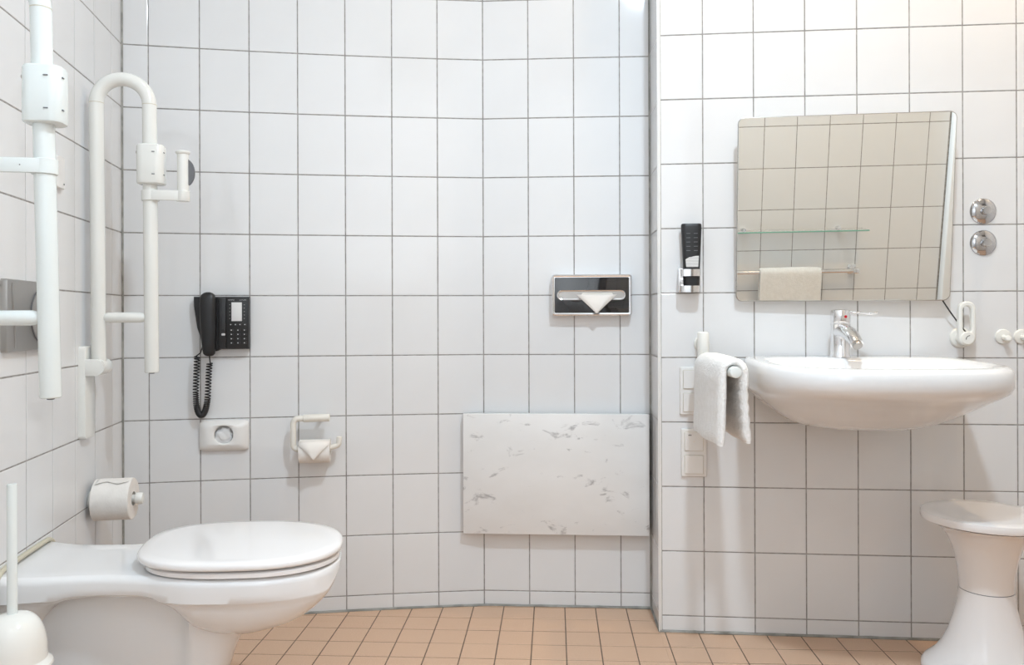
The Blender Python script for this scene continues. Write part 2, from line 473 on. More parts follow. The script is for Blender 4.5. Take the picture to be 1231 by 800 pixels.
foot_bead([tuple(WL.p(u, 0, .001).xy) for u in (-1.6, 0)])
foot_bead([tuple(W_RET.p(u, 0, .001).xy) for u in (0, RL)])
# white plastic edge profile on the outside corner
bm = NB(); box(bm, -.0015, .0065, -.0015, .01, 0, CEIL, .002, 3)
e = trim(bm, 'profile'); e.location = WR.p(0, 0, 0); e.rotation_euler = (0, 0, WR.ang)
bm = NB(); box(bm, -.0022, 0, -.0008, .012, 0, CEIL)
e = trim(bm, 'profile', 0); e.location = WR.p(-.001, 0, 0); e.rotation_euler = (0, 0, WR.ang)

# ------------------------------------------------------------------ white door in the front wall (seen in the mirror)
door = empty('door_1', Vector((FRO[0], FRO[1], 0)) + FU * 1.72, FA + pi); tag(door, kind='structure')
bm = NB(); box(bm, -.24, .31, -.012, .0, .0, 2.06, .002); link('door_leaf', bm, 'door', door)
bm = NB(); box(bm, .24, .31, -.05, -.0005, 0, 2.12, .004); box(bm, -.30, -.24, -.05, -.0005, 0, 2.12, .004); box(bm, -.3, .31, -.05, -.0005, 2.05, 2.12, .004)
link('door_frame', bm, 'door', door)
bm = NB(); tube(bm, fillet([(.17, -.012, 1.02), (.17, -.055, 1.02), (.06, -.055, 1.02)], .015), .009, 12, round_end=.004); link('door_handle', bm, 'chrome', door)

# ------------------------------------------------------------------ ceiling lamps (housings of the lights above) and covers of the two added fills
seen = {}
labels = ['round white ceiling lamp nearest the basin wall, over the middle of the room', 'round white ceiling lamp above the toilet near the left wall', 'added fill light in a white bowl, unseen behind the viewer', 'added unseen fill light with ceiling shield, turned towards the entrance wall',
          'small recessed ceiling downlight left of the mirror', 'small recessed ceiling downlight right of the mirror above the stool']
for (n, p, s, e_, c), lb in zip(LIGHTS, labels):
    big = n == 'round_lamp'
    if n == 'added_fill_up':
        t = empty('added_fill_up', p, 0, lb, 'lamp'); bm = NB()  # unseen bowl and stand, added to cover the upward fill
        lathe(bm, [(.02, -.14), (.12, -.12), (.22, -.06), (.27, .01), (.265, .015), (.255, .01), (.20, -.05), (.1, -.09), (0, -.1)], 40); link('bowl', bm, 'plastic', t)
        bm = NB(); lathe(bm, [(.012, -.13), (.012, -1.13), (.15, -1.13), (.15, -1.139), (0, -1.14)], 24); link('stand', bm, 'plastic', t); continue
    if n == 'added_fill_rear':
        t = empty('added_fill_rear', (p[0], p[1], CEIL), 0, lb, 'lamp'); bm = NB(); box(bm, -.2, .2, .18, .195, -.24, 0); link('shield', bm, 'plastic', t); continue  # unseen shield, added as cover for the rear wall fill
    t = empty('ceiling_lamp' if big else 'downlight', (p[0], p[1], CEIL), 0, lb, 'lamp')
    bm = NB()
    if big: lathe(bm, [(.15, 0), (.15, -.045), (.145, -.05), (.135, -.05), (.135, -.02), (.0, -.02)], 40)
    else: lathe(bm, [(.062, 0), (.062, -.004), (.058, -.007), (.05, -.007), (.05, -.002), (0, -.002)], 32)
    link('housing', bm, 'plastic', t)

# ================================================================== LEFT WALL OBJECTS
def on_wall(name, W, u, z, label, cat, group=None, d=0):
    return empty(name, W.p(u, z, d), W.ang, label, cat, group)
# local frame of wall objects: x right along the wall, -y out of the wall, z up

TR = .019
def support_rail(name, u, lean, label, arm, pm):
    t = on_wall(name, WL, u, 0, label, 'grab rail', None)
    # -- hinge bracket on the wall
    bm = NB(); plate(bm, .078, .254, .012, [(0, 0), (-.013, 0), (-.017, .0012), (-.018, .004)], 0, .776)
    link('wall_plate', bm, pm, t)
    for s in (-1, 1):
        bm = NB(); x0 = s * .033
        ring = [(-.010, .817 - 0), (-.010, .873)] 
        pts = [(-.005, .022 * -1), (-.005, .022)]
        prof = [(.0, -.023), (-.042, -.023)] + [(-.042 - .023 * sin(radians(a)), -.023 * cos(radians(a))) for a in range(15, 180, 15)] + [(-.042, .023), (0, .023)]
        loft(bm, [[(x0 + dx, y * k if False else y, .845 + z * k) for y, z in prof] for dx, k in ((-.005, .93), (-.004, 1), (.004, 1), (.005, .93))])
        link('hinge_cheek', bm, pm, t)
    bm = NB(); lathe(bm, [(.021, -.028), (.0225, -.027), (.0225, .027), (.021, .028)], 28, (0, -.042, .845), 'X'); link('hinge_drum', bm, pm, t)
    # -- looped tube, folded up
    d1, d2, top = -.040, -.178, 1.662
    def L(p): # lean towards the wall with height
        return (p[0], p[1] + lean * (p[2] - .845), p[2])
    r = (d1 - d2) / 2; zc = top - TR - r
    pts = [L((0, d1, .85)), L((0, d1, 1.2)), L((0, d1, zc))]
    for k in range(1, 20):
        a = pi * k / 20; pts.append(L((0, (d1 + d2) / 2 + r * cos(a), zc + r * sin(a))))
    pts += [L((0, d2, zc)), L((0, d2, 1.2)), L((0, d2, .83))]
    bm = NB(); tube(bm, pts, TR, 28, round_end=.003); link('loop_tube', bm, pm, t)
    bm = NB()
    for y in (d1, d2):
        p = Vector(L((0, y, zc))); tube(bm, [p - Vector((0, 0, .0008)), p + Vector((0, 0, .0008))], TR + .0004, 28)
    link_each('joint_ring', bm, 'gasket', t)
    # cross bar with tapered ends
    bm = NB(); y0, y1 = d1 - .008, d2 + .008; n = 12
    a = Vector(L((0, y0, .981))); b = Vector(L((0, y1, .981)))
    rr = [.004, .0115, .0145, .0145, .0145, .0115, .004]; tt = [0, .08, .16, .5, .84, .92, 1]
    tube(bm, [a.lerp(b, q) for q in tt], rr, 24); link('cross_bar', bm, pm, t)
    bm = NB(); p = Vector(L((0, d2, .828))); lathe(bm, [(.006, -.004), (.007, -.003), (.007, .001)], 16, tuple(p)); link('end_plug', bm, 'rubber', t)
    # clamp housing
    bm = NB(); c = L((0, d2 - .004, 1.407))
    H = .0555
    loft(bm, [[(x + c[0], y + c[1], c[2] + z) for x, y in rrect(.062 - 2 * i, .072 - 2 * i, .021 - i * .5, 7)] for z, i in ((-H, .005), (-H + .002, .001), (-H + .005, 0), (H - .007, 0), (H - .002, .002), (H, .007))])
    hs = link('clamp_housing', bm, pm, t)
    bm = NB()
    for zz in (-.030, .032):
        box(bm, c[0] - .0325, c[0] - .0305, c[1] - .016, c[1] - .008, c[2] + zz - .001, c[2] + zz + .001)
        box(bm, c[0] - .017, c[0] - .009, c[1] - .0372, c[1] - .0355, c[2] + zz - .001, c[2] + zz + .001)
    link_each('screw_slot', bm, 'rubber', hs)
    bm = NB(); lathe(bm, [(.004, .034), (.004, .0368), (.003, .0375)], 12, (c[0] - .012, c[1], c[2] + .032), 'Y'); link('side_screw', bm, 'steel', hs)
    # arm with band round the tube
    if arm:
        z = 1.3205; c = Vector(L((0, d2, z)))
        bm = NB(); lathe(bm, [(.022, -.0145), (.0232, -.0135), (.0232, .0135), (.022, .0145)], 28, tuple(c)); box(bm, c.x - .0045 - .0175, c.x + .004 - .0175, c.y - .088, c.y, z - .014, z + .014, .0015)
        link('arm_band', bm, pm, t)
        # end post on the arm
        py = c.y - .088
        bm = NB(); lathe(bm, [(.0175, -.0145), (.0185, -.013), (.0185, .0137), (.017, .0145)], 24, (c.x - .006, py, z)); 
        lathe(bm, [(.0155, .0), (.0155, .117), (.0185, .119), (.0195, .1215), (.0195, .124), (.0175, .126)], 24, (c.x - .006, py, z)); link('end_post', bm, pm, t)
        bm = NB(); ring = []
        for k in range(0, 13):
            a = radians(-72 + 144 * k / 12); ring.append((.038 * cos(a) - .038 * cos(radians(72)), .038 * sin(a)))
        loft(bm, [[(c.x + dx, py - .0145 - q[0] * .62, z + .067 + q[1]) for q in ring] for dx in (-.010, .002)])
        link('rubber_buffer', bm, 'rubber', t)
    else:
        z = 1.27; c = Vector(L((0, d2, z)))
        bm = NB(); lathe(bm, [(.022, -.0145), (.0232, -.0135), (.0232, .0135), (.022, .0145)], 28, tuple(c)); 
        box(bm, c.x - .0232, c.x - .014, c.y, c.y + .118, z - .014, z + .014, .0015); link('arm_band', bm, pm, t)
        bm = NB(); lathe(bm, [(.0012, 0), (.0012, .0008)], 8, (0, 0, 0), 'X'); o = link('screw', bm, 'rubber', t, loc=(c.x - .024, c.y + .035, z))
    return t
support_rail('support_rail', -.345, .006, 'folded-up white looped support rail farther away, in the room corner beyond the toilet', True, 'poly')
support_rail('support_rail', -1.055, .021, 'folded-up white looped support rail nearest the camera, cut by the left picture edge', False, 'polyA')

t = on_wall('rail_buffer', WL, -.53, 1.349, 'small white wall plate with a screw, high on the left wall behind the near rail', 'plate')
bm = NB(); plate(bm, .055, .082, .006, [(0, 0), (-.008, 0), (-.011, .002)]); link('plate', bm, 'plastic', t)
bm = NB(); lathe(bm, [(.0022, -.0115), (.0022, -.0125)], 10, (.017, 0, -.028), 'Y'); link('screw', bm, 'rubber', t)

# flush plate
t = on_wall('flush_plate', WL, -.70, .986, 'brushed steel toilet flush plate with a round button on the left wall', 'flush plate')
bm = NB(); plate(bm, .285, .160, .006, [(0, 0), (-.010, 0), (-.0135, .0015), (-.014, .004)]); link('face_plate', bm, 'steel', t)
bm = NB(); lathe(bm, [(.062, -.0135), (.062, -.0165), (.0595, -.0175), (0, -.0160)], 48, (.04, 0, 0), 'Y'); bt = link('button', bm, 'steel', t)
bm = NB(); P = [(.04 + .0635 * cos(2 * pi * k / 48), -.0145, .0635 * sin(2 * pi * k / 48)) for k in range(48)]; tube(bm, P, .0012, 8, closed=True); link('button_rim', bm, 'rubber', bt)
bm = NB(); tube(bm, [(-.115 + .006 * (1 - cos(pi * k / 12)), -.0142, .072 - .144 * k / 12) for k in range(13)], .0025, 8); link('pressed_ridge', bm, 'steel', t)

# spare toilet roll on a peg
t = on_wall('toilet_roll', WL, -.29, .466, 'full white toilet roll on a wall peg behind the toilet, left wall', 'toilet roll')
bm = NB(); R1 = .058; n = 72
def rollr(k, s): return R1 + .0005 * sin(5 * 2 * pi * k / n) + .0004 * noise.noise(Vector((k * .3, s * 9, 0)))
rings = []
for y, rin in ((-.014, .02), (-.014, None), (-.0155, 1), (-.06, 1), (-.112, 1), (-.1135, None), (-.1135, .02), (-.10, .02), (-.03, .02)):
    rad = lambda k: (rin if rin == .02 else (rollr(k, y) - (.0015 if rin is None else 0)))
    rings.append([(rad(k) * cos(2 * pi * k / n), y, rad(k) * sin(2 * pi * k / n)) for k in range(n)])
loft(bm, rings, False, False); link('paper', bm, 'paper', t)
bm = NB(); rings = []
for y in [(-.022 - .085 * q / 14) for q in range(15)]:
    ring = []
    wv = .0055 * sin((y) * 95) + .0035 * noise.noise(Vector((y * 60, 0, 3)))
    for k in range(12):
        a = radians(60 + 58 * k / 11) ; rr = R1 + .0008 + (.003 if k < 1 else 0)
        a += wv / R1 * (1 if k == 0 else .2) ; ring.append((-rr * cos(a) * 1, y, rr * sin(a)))
    rings.append(ring)
V = [[bm.verts.new(p) for p in r] for r in rings]
for a, b in zip(V, V[1:]):
    for i in range(11): bm.faces.new((a[i], a[i + 1], b[i + 1], b[i]))
o = link('loose_sheet', bm, 'paper', t); s = o.modifiers.new('s', 'SOLIDIFY'); s.thickness = .0009; s.offset = 1
hd = on_wall('roll_peg', WL, -.29, .466, 'white round peg with knob holding the spare toilet roll on left wall', 'holder')
bm = NB(); lathe(bm, [(.028, 0), (.028, -.006), (.025, -.010), (.011, -.011), (.011, -.118), (.0145, -.119), (.0165, -.122), (.0165, -.135), (.0145, -.139), (0, -.140)], 28, axis='Y'); link('peg', bm, 'poly', hd)

# toilet brush
t = on_wall('toilet_brush', WL, -1.012, 0, 'white wall-mounted toilet brush with domed lid and long handle beside the toilet', 'toilet brush')
c = (0, -.092, 0)
bm = NB(); lathe(bm, [(.0, .10), (.052, .10), (.056, .106), (.057, .29), (.057, .305)], 44, c); link('canister', bm, 'poly', t)
bm = NB(); lathe(bm, [(.060, .292), (.068, .293), (.0705, .298), (.0695, .303), (.064, .308), (.0605, .312)] + [(.0105 + .0495 * sin(radians(a)) ** .75, .316 + .086 * cos(radians(a)) ** .85) for a in range(88, 4, -7)] + [(.0105, .4035), (.0, .4035)], 48, c)
link('domed_lid', bm, 'poly', t)
bm = NB(); lathe(bm, [(.0092, .40), (.0092, .652), (.0085, .656), (.0, .656)], 24, c); link('handle', bm, 'polyA', t)
bm = NB(); plate(bm, .05, .09, .008, [(0, 0), (-.006, 0), (-.008, .002)], 0, .24); box(bm, -.012, .012, -.04, 0, .225, .255, .002); link('wall_bracket', bm, 'poly', t)

# ================================================================== TOILET
def interp(xs, ys, x):
    if x <= xs[0]: return ys[0]
    for i in range(len(xs) - 1):
        if x <= xs[i + 1]:
            # catmull-rom
            x0, x1 = xs[i], xs[i + 1]; q = (x - x0) / (x1 - x0)
            m0 = (ys[i + 1] - ys[i - 1]) / (xs[i + 1] - xs[i - 1]) if i > 0 else (ys[1] - ys[0]) / (xs[1] - xs[0])
            m1 = (ys[i + 2] - ys[i]) / (xs[i + 2] - xs[i]) if i + 2 < len(xs) else (ys[i + 1] - ys[i]) / (x1 - x0)
            h = x1 - x0; q2, q3 = q * q, q * q * q
            return (2 * q3 - 3 * q2 + 1) * ys[i] + (q3 - 2 * q2 + q) * h * m0 + (-2 * q3 + 3 * q2) * ys[i + 1] + (q3 - q2) * h * m1
    return ys[-1]
t = on_wall('toilet', WL, -.72, 0, 'long white ceramic toilet with closed lid projecting from the left wall', 'toilet')
A_ = [0, .02, .05, .09, .13, .18, .24, .315, .355, .40, .49, .55, .61, .655, .685, .703, .712]
Wt = [.150, .149, .144, .138, .134, .132, .135, .151, .166, .178, .183, .179, .162, .136, .105, .07, .03]
Zb = [.215, .225, .275, .335, .360, .367, .368, .366, .338, .285, .266, .275, .293, .322, .352, .382, .402]
ZT = .4235
bm = NB(); rings = []; NA = 64
for k in range(NA + 1):
    q = k / NA; a = .712 * (1 - (1 - q) ** 1.35)
    a = min(a, .712); w_ = interp(A_, Wt, a); zb = interp(A_, Zb, a)
    zt = ZT - .004 * max(0, (a - .6) / .11) + .008 * max(0, 1 - a / .09) ** 2
    zband = max(.374, zb + (zt - zb) * .3); zband = min(zband, zt - .006)
    h = []
    er = min(.016, (zt - zband) * .7)
    for s in (0, .35, .7): h.append(((w_ - er) * s, zt))
    for b in range(0, 91, 15): h.append((w_ - er + er * sin(radians(b)), zt - er + er * cos(radians(b))))
    h.append((w_ * 1.0, (zt - er) * .5 + zband * .5)); h.append((w_ * .997, zband))
    cr = max(0, min(1, (zband - zb - .002) / .035)); cr = cr * cr * (3 - 2 * cr)
    stp = 1 - .07 * cr * (1 - min(1, max(0, (a - .42) / .28)))
    h.append((w_ * (.5 + stp / 2), zband - .0008 - .0025 * cr))
    pw = .62
    for b in range(8, 91, 8):
        ps = radians(b); cx_ = cos(ps) ** pw * stp * .985
        z_ = zband - .001 - .003 * cr; h.append((w_ * cx_, z_ - max(0, z_ - zb) * sin(ps) ** (1 + .25 * cr)))
    h.append((0, zb))
    ring = [(x, -a, z) for x, z in h] + [(-x, -a, z) for x, z in h[-2:0:-1]]
    rings.append(ring)
loft(bm, rings); link('bowl', bm, 'ceramic', t, smooth=50)
# pedestal
bm = NB(); rings = []
for z, fa, hw in ((0, .425, .098), (.06, .432, .094), (.14, .449, .090), (.22, .474, .090), (.262, .492, .094), (.30, .50, .1), (.395, .50, .1)):
    ring = []
    # recessed flat side panel then rounded front column
    half_ = [(.078, 0.0), (.078, .12), (.078, .24), (.078, .345), (.080, .362), (.085, .372), (hw, .385)]
    for a in range(0, 91, 10): half_.append((hw * cos(radians(a)) ** .8, .395 + (fa - .395) * sin(radians(a)) ** .8))
    half_[-1] = (0, fa)
    rings.append([(x, -a_, z) for x, a_ in half_] + [(-x, -a_, z) for x, a_ in half_[-2::-1]])
loft(bm, rings); link('pedestal', bm, 'ceramic', t, smooth=30)
# neck side panel flares out towards the wall
def egg(s, z, grow=0, a0=.262, a1=.716, hw=.186, n=72):
    ring = []
    for k in range(n):
        ph = 2 * pi * k / n; cA = cos(ph); sA = sin(ph)
        am = a0 + (a1 - a0) * .52
        L_ = (a1 - am) if cA > 0 else (am - a0)
        ex = 2.3 if cA > 0 else 2.8
        rr = (abs(cA) ** ex + abs(sA) ** ex) ** (-1 / ex)
        ring.append(((hw * s + grow) * rr * sA, -(am + (L_ * s + grow) * rr * cA), z))
    return ring
zs = .4255
bm = NB(); loft(bm, [egg(.975, zs, -.004, .272), egg(.975, zs + .002, 0, .272), egg(.975, zs + .010, 0, .272), egg(.975, zs + .0125, -.003, .272)])
link('seat', bm, 'lid', t, smooth=45)
zl = .4425
bm = NB(); rr = [egg(1, zl, -.006), egg(1, zl + .0015, -.001), egg(1, zl + .005, 0), egg(1, zl + .011, 0), egg(1, zl + .0148, -.0025), egg(1, zl + .0175, -.008)]
for s, dz in ((.9, .0186), (.75, .0197), (.5, .0207), (.25, .0212), (.05, .0214)): rr.append(egg(s, zl + dz, -.006 * s))
loft(bm, rr); link('lid', bm, 'lid', t, smooth=60)
bm = NB()
for s in (-1, 1): lathe(bm, [(.007, -.022), (.008, -.020), (.008, .020), (.007, .022)], 20, (s * .05, -.285, zs + .009), 'X')
link_each('hinge', bm, 'lid', t)
for o_ in t.children: o_.data.transform(Matrix(((1, .096, 0, 0), (0, 1, 0, 0), (0, 0, 1, 0), (0, 0, 0, 1))))
# rubber sealing strip between toilet and wall
bm = NB(); P = []
h = [(x, z) for x, _, z in rings[0]] if False else None
pts = [(-.159, .25), (-.160, .34), (-.160, .39)] + [(-.110 - .050 * cos(radians(a)), .404 + .036 * sin(radians(a))) for a in range(0, 91, 15)] + [(0, .441)]
pts = pts + [(-x, z) for x, z in pts[-2::-1]]
tube(bm, [(x, -.004, z) for x, z in pts], .0055, 10); link('sealing_strip', bm, 'gasket', t)

# ================================================================== BACK WALL OBJECTS
# phone
t = on_wall('telephone', W_B2, -.013, 0, 'black corded wall telephone with keypad and pale index card', 'telephone')
PB = 1.047; PH = .169; PW = .170
bm = NB()
# base housing: wedge, thicker at the left under the handset
out = [(0.0, PB), (PW, PB), (PW, PB - PH), (.082, PB - PH), (.070, PB - PH - .006), (.035, PB - PH - .010), (.026, PB - PH + .02), (.010, PB - .10), (.0, PB - .03)]
rings = []
for y, i in ((-.004, 0), (-.030, 0), (-.034, .0015), (-.0355, .004)):
    cx_, cz_ = .09, PB - .085
    rings.append([(x + (cx_ - x) * i * 11, y, z + (cz_ - z) * i * 11) for x, z in out])
loft(bm, rings); base = link('housing', bm, 'black', t, smooth=20)
bm = NB(); box(bm, .076, .1, -.042, -.03, PB - PH + .004, PB - .003, .003); box(bm, .1, PW - .003, -.038, -.03, PB - PH + .003, PB - .003, .001); link('key_panel', bm, 'black', t)
# handset
bm = NB(); rings = []; n = 20
hz = [1.061, 1.058, 1.052, 1.04, 1.02, .99, .96, .93, .90, .875, .865, .859, .857]
hw = [.006, .014, .021, .0245, .0255, .0255, .0245, .0235, .0215, .0195, .018, .013, .006]
hx = [.047, .047, .0465, .046, .046, .0465, .047, .0475, .048, .049, .0495, .050, .050]
hd_ = [.050, .056, .060, .063, .064, .064, .064, .064, .063, .061, .058, .054, .050]
for z, w_, x, d in zip(hz, hw, hx, hd_):
    ring = []
    for k in range(n):
        a = 2 * pi * k / n; ca, sa = cos(a), sin(a)
        ring.append((x + w_ * math.copysign(abs(ca) ** .75, ca), -(.046 + (d - .046) * math.copysign(abs(sa) ** .75, sa)) if sa > 0 else -(.046 + .012 * sa), z))
    rings.append(ring)
loft(bm, rings); link('handset', bm, 'black', t, smooth=60)
bm = NB(); box(bm, .1165, .1485, -.0395, -.037, PB - .0787, PB - .0185, .0004); link('index_card', bm, 'card', t)
def keys(rows, xs, w_, h_, name='key'):
    for z in rows:
        for x in xs:
            bm = NB(); plate(bm, w_, h_, .001, [(-.036, 0), (-.0405, 0), (-.0412, .0008)], x, z, 2); k = link(name, bm, 'black', t)
            bm = NB(); box(bm, x - .0018, x + .0018, -.0416, -.041, z - .0012, z + .0016); link('key_mark', bm, 'grey_key', k)
keys([.939, .9255, .9115, .898], [.1165, .1365, .1565], .013, .008)
keys([.957], [.1145, .129, .143, .158], .010, .006)
bm = NB(); plate(bm, .012, .007, .0025, [(-.036, 0), (-.0425, 0), (-.043, .001)], .092, .9255, 3); link('pale_button', bm, 'grey_key', t)
bm = NB(); plate(bm, .010, .007, .0025, [(-.036, 0), (-.0425, 0), (-.043, .001)], .094, .939, 3); link('key', bm, 'black', t)
bm = NB()
for k in range(5):
    for x in (.110, .1545): box(bm, x, x + .003, -.0392, -.0385, PB - .027 - .011 * k, PB - .0255 - .011 * k)
link_each('memory_key_mark', bm, 'steel', t)
def text(name, s, size, loc, parent, material, rot=(pi / 2, 0, 0), ext=.0001):
    cu = bpy.data.curves.new(name, 'FONT'); cu.body = s; cu.size = size; cu.extrude = ext
    o = bpy.data.objects.new(name, cu); C.objects.link(o); dg = bpy.context.evaluated_depsgraph_get()
    me = bpy.data.meshes.new_from_object(o.evaluated_get(dg)); bpy.data.objects.remove(o)
    me.materials.clear(); me.materials.append(M[material]); o = bpy.data.objects.new(name, me); C.objects.link(o)
    o.parent = parent; o.location = loc; o.rotation_euler = rot; return o
text('lettering', 'SIEMENS', .0052, (.106, -.0385, PB - .0125), t, 'grey_key')
text('lettering', 'euroset 2015', .0040, (.141, -.0385, PB - .0122), t, 'grey_key')
# coiled cord, hangs in a long loop
bm = NB()
guide = [(.0275, -.030, .905), (.0255, -.030, .885), (.020, -.03, .867), (.0085, -.03, .858)]
core = [(.010, -.030, .855), (.008, -.030, .82), (.0065, -.03, .78), (.0055, -.03, .74), (.007, -.03, .70), (.0125, -.03, .677), (.0205, -.03, .667), (.029, -.03, .672), (.036, -.03, .69), (.041, -.03, .72), (.043, -.03, .76), (.045, -.03, .80), (.0475, -.03, .834)]
cp = [Vector(p) for p in core]
def spl(P, q):
    n = len(P) - 1; i = min(int(q * n), n - 1); f = q * n - i
    p0 = P[max(i - 1, 0)]; p1 = P[i]; p2 = P[i + 1]; p3 = P[min(i + 2, n)]
    return .5 * ((2 * p1) + (p2 - p0) * f + (2 * p0 - 5 * p1 + 4 * p2 - p3) * f * f + (3 * p1 - p0 - 3 * p2 + p3) * f ** 3)
turns = 74; NS = turns * 9; path = []
ph = 0
for k in range(NS + 1):
    q = k / NS; p = spl(cp, q); tg = (spl(cp, min(q + .01, 1)) - spl(cp, max(q - .01, 0))).normalized()
    s1 = Vector((0, -1, 0)); s2 = tg.cross(s1).normalized()
    # loose coils at both ends, tight below
    dens = 1.0 if .25 < q < .75 else .66
    ph += 2 * pi * turns / NS * dens
    path.append(p + (s1 * cos(ph) + s2 * sin(ph)) * .0082)
tube(bm, [Vector((.0300, -.030, .93))] + [Vector(p) for p in guide] + path + [Vector((.0485, -.032, .845)), Vector((.0488, -.04, .862))], .0021, 6)
link('coiled_cord', bm, 'black', t, smooth=60)

# hygiene bag dispenser
t = on_wall('bag_dispenser', W_B2, .075, .597, 'white plastic hygiene bag dispenser with round opening below the telephone', 'dispenser')
bm = NB()
N_ = 48; Wd, Hd = .152, .098
def rr_dir(w, h, a, p=9):
    ca, sa = cos(a), sin(a); k = (abs(ca / (w / 2)) ** p + abs(sa / (h / 2)) ** p) ** (-1 / p); return (k * ca, k * sa)
rings = []
for y, w_, h_, circ in ((0, Wd, Hd, 0), (-.010, Wd, Hd, 0), (-.0135, Wd - .004, Hd - .004, 0), (-.022, Wd - .036, Hd - .030, 0), (-.0245, Wd - .05, Hd - .036, .5), (-.0240, .07, .07, 1), (-.0225, .062, .062, 1), (-.018, .058, .058, 1), (-.002, .057, .057, 1)):
    ring = []
    for k in range(N_):
        a = 2 * pi * k / N_ + .0001; p = rr_dir(w_, h_, a, 14 if circ == 0 else 4 if circ == .5 else 2)
        ring.append((p[0], y, p[1] + (.004 if circ else 0)))
    rings.append(ring)
loft(bm, rings, True, False); link('cover', bm, 'plastic', t, smooth=40)
bm = NB(); bmesh.ops.create_icosphere(bm, subdivisions=4, radius=.026)
for v in bm.verts:
    d = noise.noise(v.co * 70) * .007 + abs(noise.noise(v.co * 140)) * .004; v.co += v.co.normalized() * d
    v.co.y = max(min(v.co.y * .4, .009), -.011)
    v.co += Vector((.001, -.008, -.001))
link('folded_bags', bm, 'card', t, smooth=25)

# roll holder with roll (back wall)
t = on_wall('roll_holder', W_B3, .052, .545, 'white tubular toilet paper holder with grip bar on the back wall', 'holder')
def hp(px): return px
# px->m : 1 px = .00264 ; local origin at px (380,540)
def m3(x, y, d=.052): return ((x - 380) * .002655, -d, (540 - y) * .00264)
bm = NB(); P = fillet([m3(371, 499.5), m3(356.5, 499.5), m3(356.5, 537), m3(368, 537)], .018, 8)
tube(bm, P, .0095, 20, round_end=.003)
P = fillet([m3(396, 538), m3(403, 535.5), m3(411, 533), m3(411.5, 523.5)], .014, 8); tube(bm, P, .0088, 18, round_end=.002)
tube(bm, [m3(366, 537), m3(398, 537)], .007, 14); link('bent_tube', bm, 'cream', t)
bm = NB(); tube(bm, [m3(369.5, 499.5), m3(399, 499)], .0125, 24, round_end=.003); link('grip_bar', bm, 'cream', t)
bm = NB(); tube(bm, [m3(388, 499.6, .052), m3(388, 501.3, .0)], .007, 16); lathe(bm, [(.011, 0), (.011, -.005), (.009, -.008)], 24, (m3(388, 501.3)[0], 0, m3(388, 501.3)[2]), 'Y'); link('wall_stub', bm, 'cream', t)
tr = on_wall('toilet_roll', W_B3, .052, .545, 'part-used toilet roll with its end folded to a point on the back wall', 'toilet roll')
bm = NB(); n = 56; rings = []; x0, x1 = m3(363.8, 0)[0], m3(400.8, 0)[0]; RR = .0375; cz = m3(0, 540)[2]
for x, r in ((x0 + .02, .017), (x0, .017), (x0, RR - .001), (x0 + .001, RR), (x1 - .001, RR), (x1, RR - .001), (x1, .017), (x1 - .02, .017)):
    rings.append([(x, -.05 + r * cos(2 * pi * k / n), cz + r * sin(2 * pi * k / n)) for k in range(n)])
loft(bm, rings, False, False); link('paper', bm, 'paper', tr)
# folded triangle hanging over the front
bm = NB(); G = []
for i in range(13):
    v = i / 12                                              # 0 top .. 1 tip
    hwid = (x1 - x0) / 2 * min(1, (1 - v) / .70 + .004)
    a = radians(62) * (1 - v) - radians(18) * v            # angle round the roll from horizontal front
    r = RR + .0022 + .004 * v
    zz = r * sin(a); yy = -(.05 + r * cos(a))
    if v > .75: yy -= .001
    G.append([bm.verts.new((hwid * s, yy, cz + zz - .010 * v * v)) for s in (-1, -.33, .33, 1)])
for a, b in zip(G, G[1:]):
    for i in range(3): bm.faces.new((a[i], a[i + 1], b[i + 1], b[i]))
o = link('folded_point', bm, 'tissue', tr); o.location.x = (x0 + x1) / 2; s = o.modifiers.new('s', 'SOLIDIFY'); s.thickness = .0012; s.offset = 1

# tissue dispenser
t = on_wall('tissue_dispenser', W_B4, .3645, 1.0503, 'chrome-framed black facial tissue dispenser above the marble panel', 'tissue dispenser')
bm = NB(); w_, h_ = .268, .140
plate(bm, w_, h_, .012, [(0, 0), (-.030, 0), (-.037, .002), (-.0395, .006), (-.0385, .0095), (-.036, .010)], seg=6)
link('chrome_frame', bm, 'chrome', t)
bm = NB(); plate(bm, w_ - .022, h_ - .022, .004, [(-.030, 0), (-.0368, 0), (-.037, .0006)]); fp = link('front_panel', bm, 'blackgloss', t)
def stadium(L_, r, n=10):
    return [(L_ / 2 + r * cos(radians(-90 + 180 * k / n)), r * sin(radians(-90 + 180 * k / n))) for k in range(n + 1)] + [(-L_ / 2 + r * cos(radians(90 + 180 * k / n)), r * sin(radians(90 + 180 * k / n))) for k in range(n + 1)]
S_ = stadium(.194, .0165)
bm = NB(); loft(bm, [[(x * (1 - i * 1.2) - .002, y, z * (1 - i * 8) - 0.0) for x, z in S_] for y, i in ((-.036, 0), (-.041, 0), (-.043, .012), (-.042, .028), (-.039, .036))], cap0=False, cap1=False)
link('slot_ring', bm, 'chrome', t)
bm = NB(); S2 = stadium(.194, .0125); loft(bm, [[(x - .002, y, z) for x, z in S2] for y in (-.0375, -.0385)]); link('slot_plate', bm, 'steel', t, smooth=30)
bm = NB(); S3 = stadium(.092, .0055); loft(bm, [[(x + .018, y, z + .002) for x, z in S3] for y in (-.0382, -.0390)]); link('slot_opening', bm, 'cream', t)
ts = on_wall('tissue', W_B4, .3645, 1.0503, 'white tissue hanging as a triangle from the chrome dispenser', 'tissue')
bm = NB(); G = []
for i in range(11):
    v = i / 10; hwid = .066 * (1 - v) + .0006
    z = .001 - .062 * v; y = -.0425 - .012 * sin(pi * min(v * 1.2, 1) * .5)
    G.append([bm.verts.new((.0155 + hwid * s, y + .0022 * (1 - s * s) * -1, z)) for s in (-1, -.5, 0, .5, 1)])
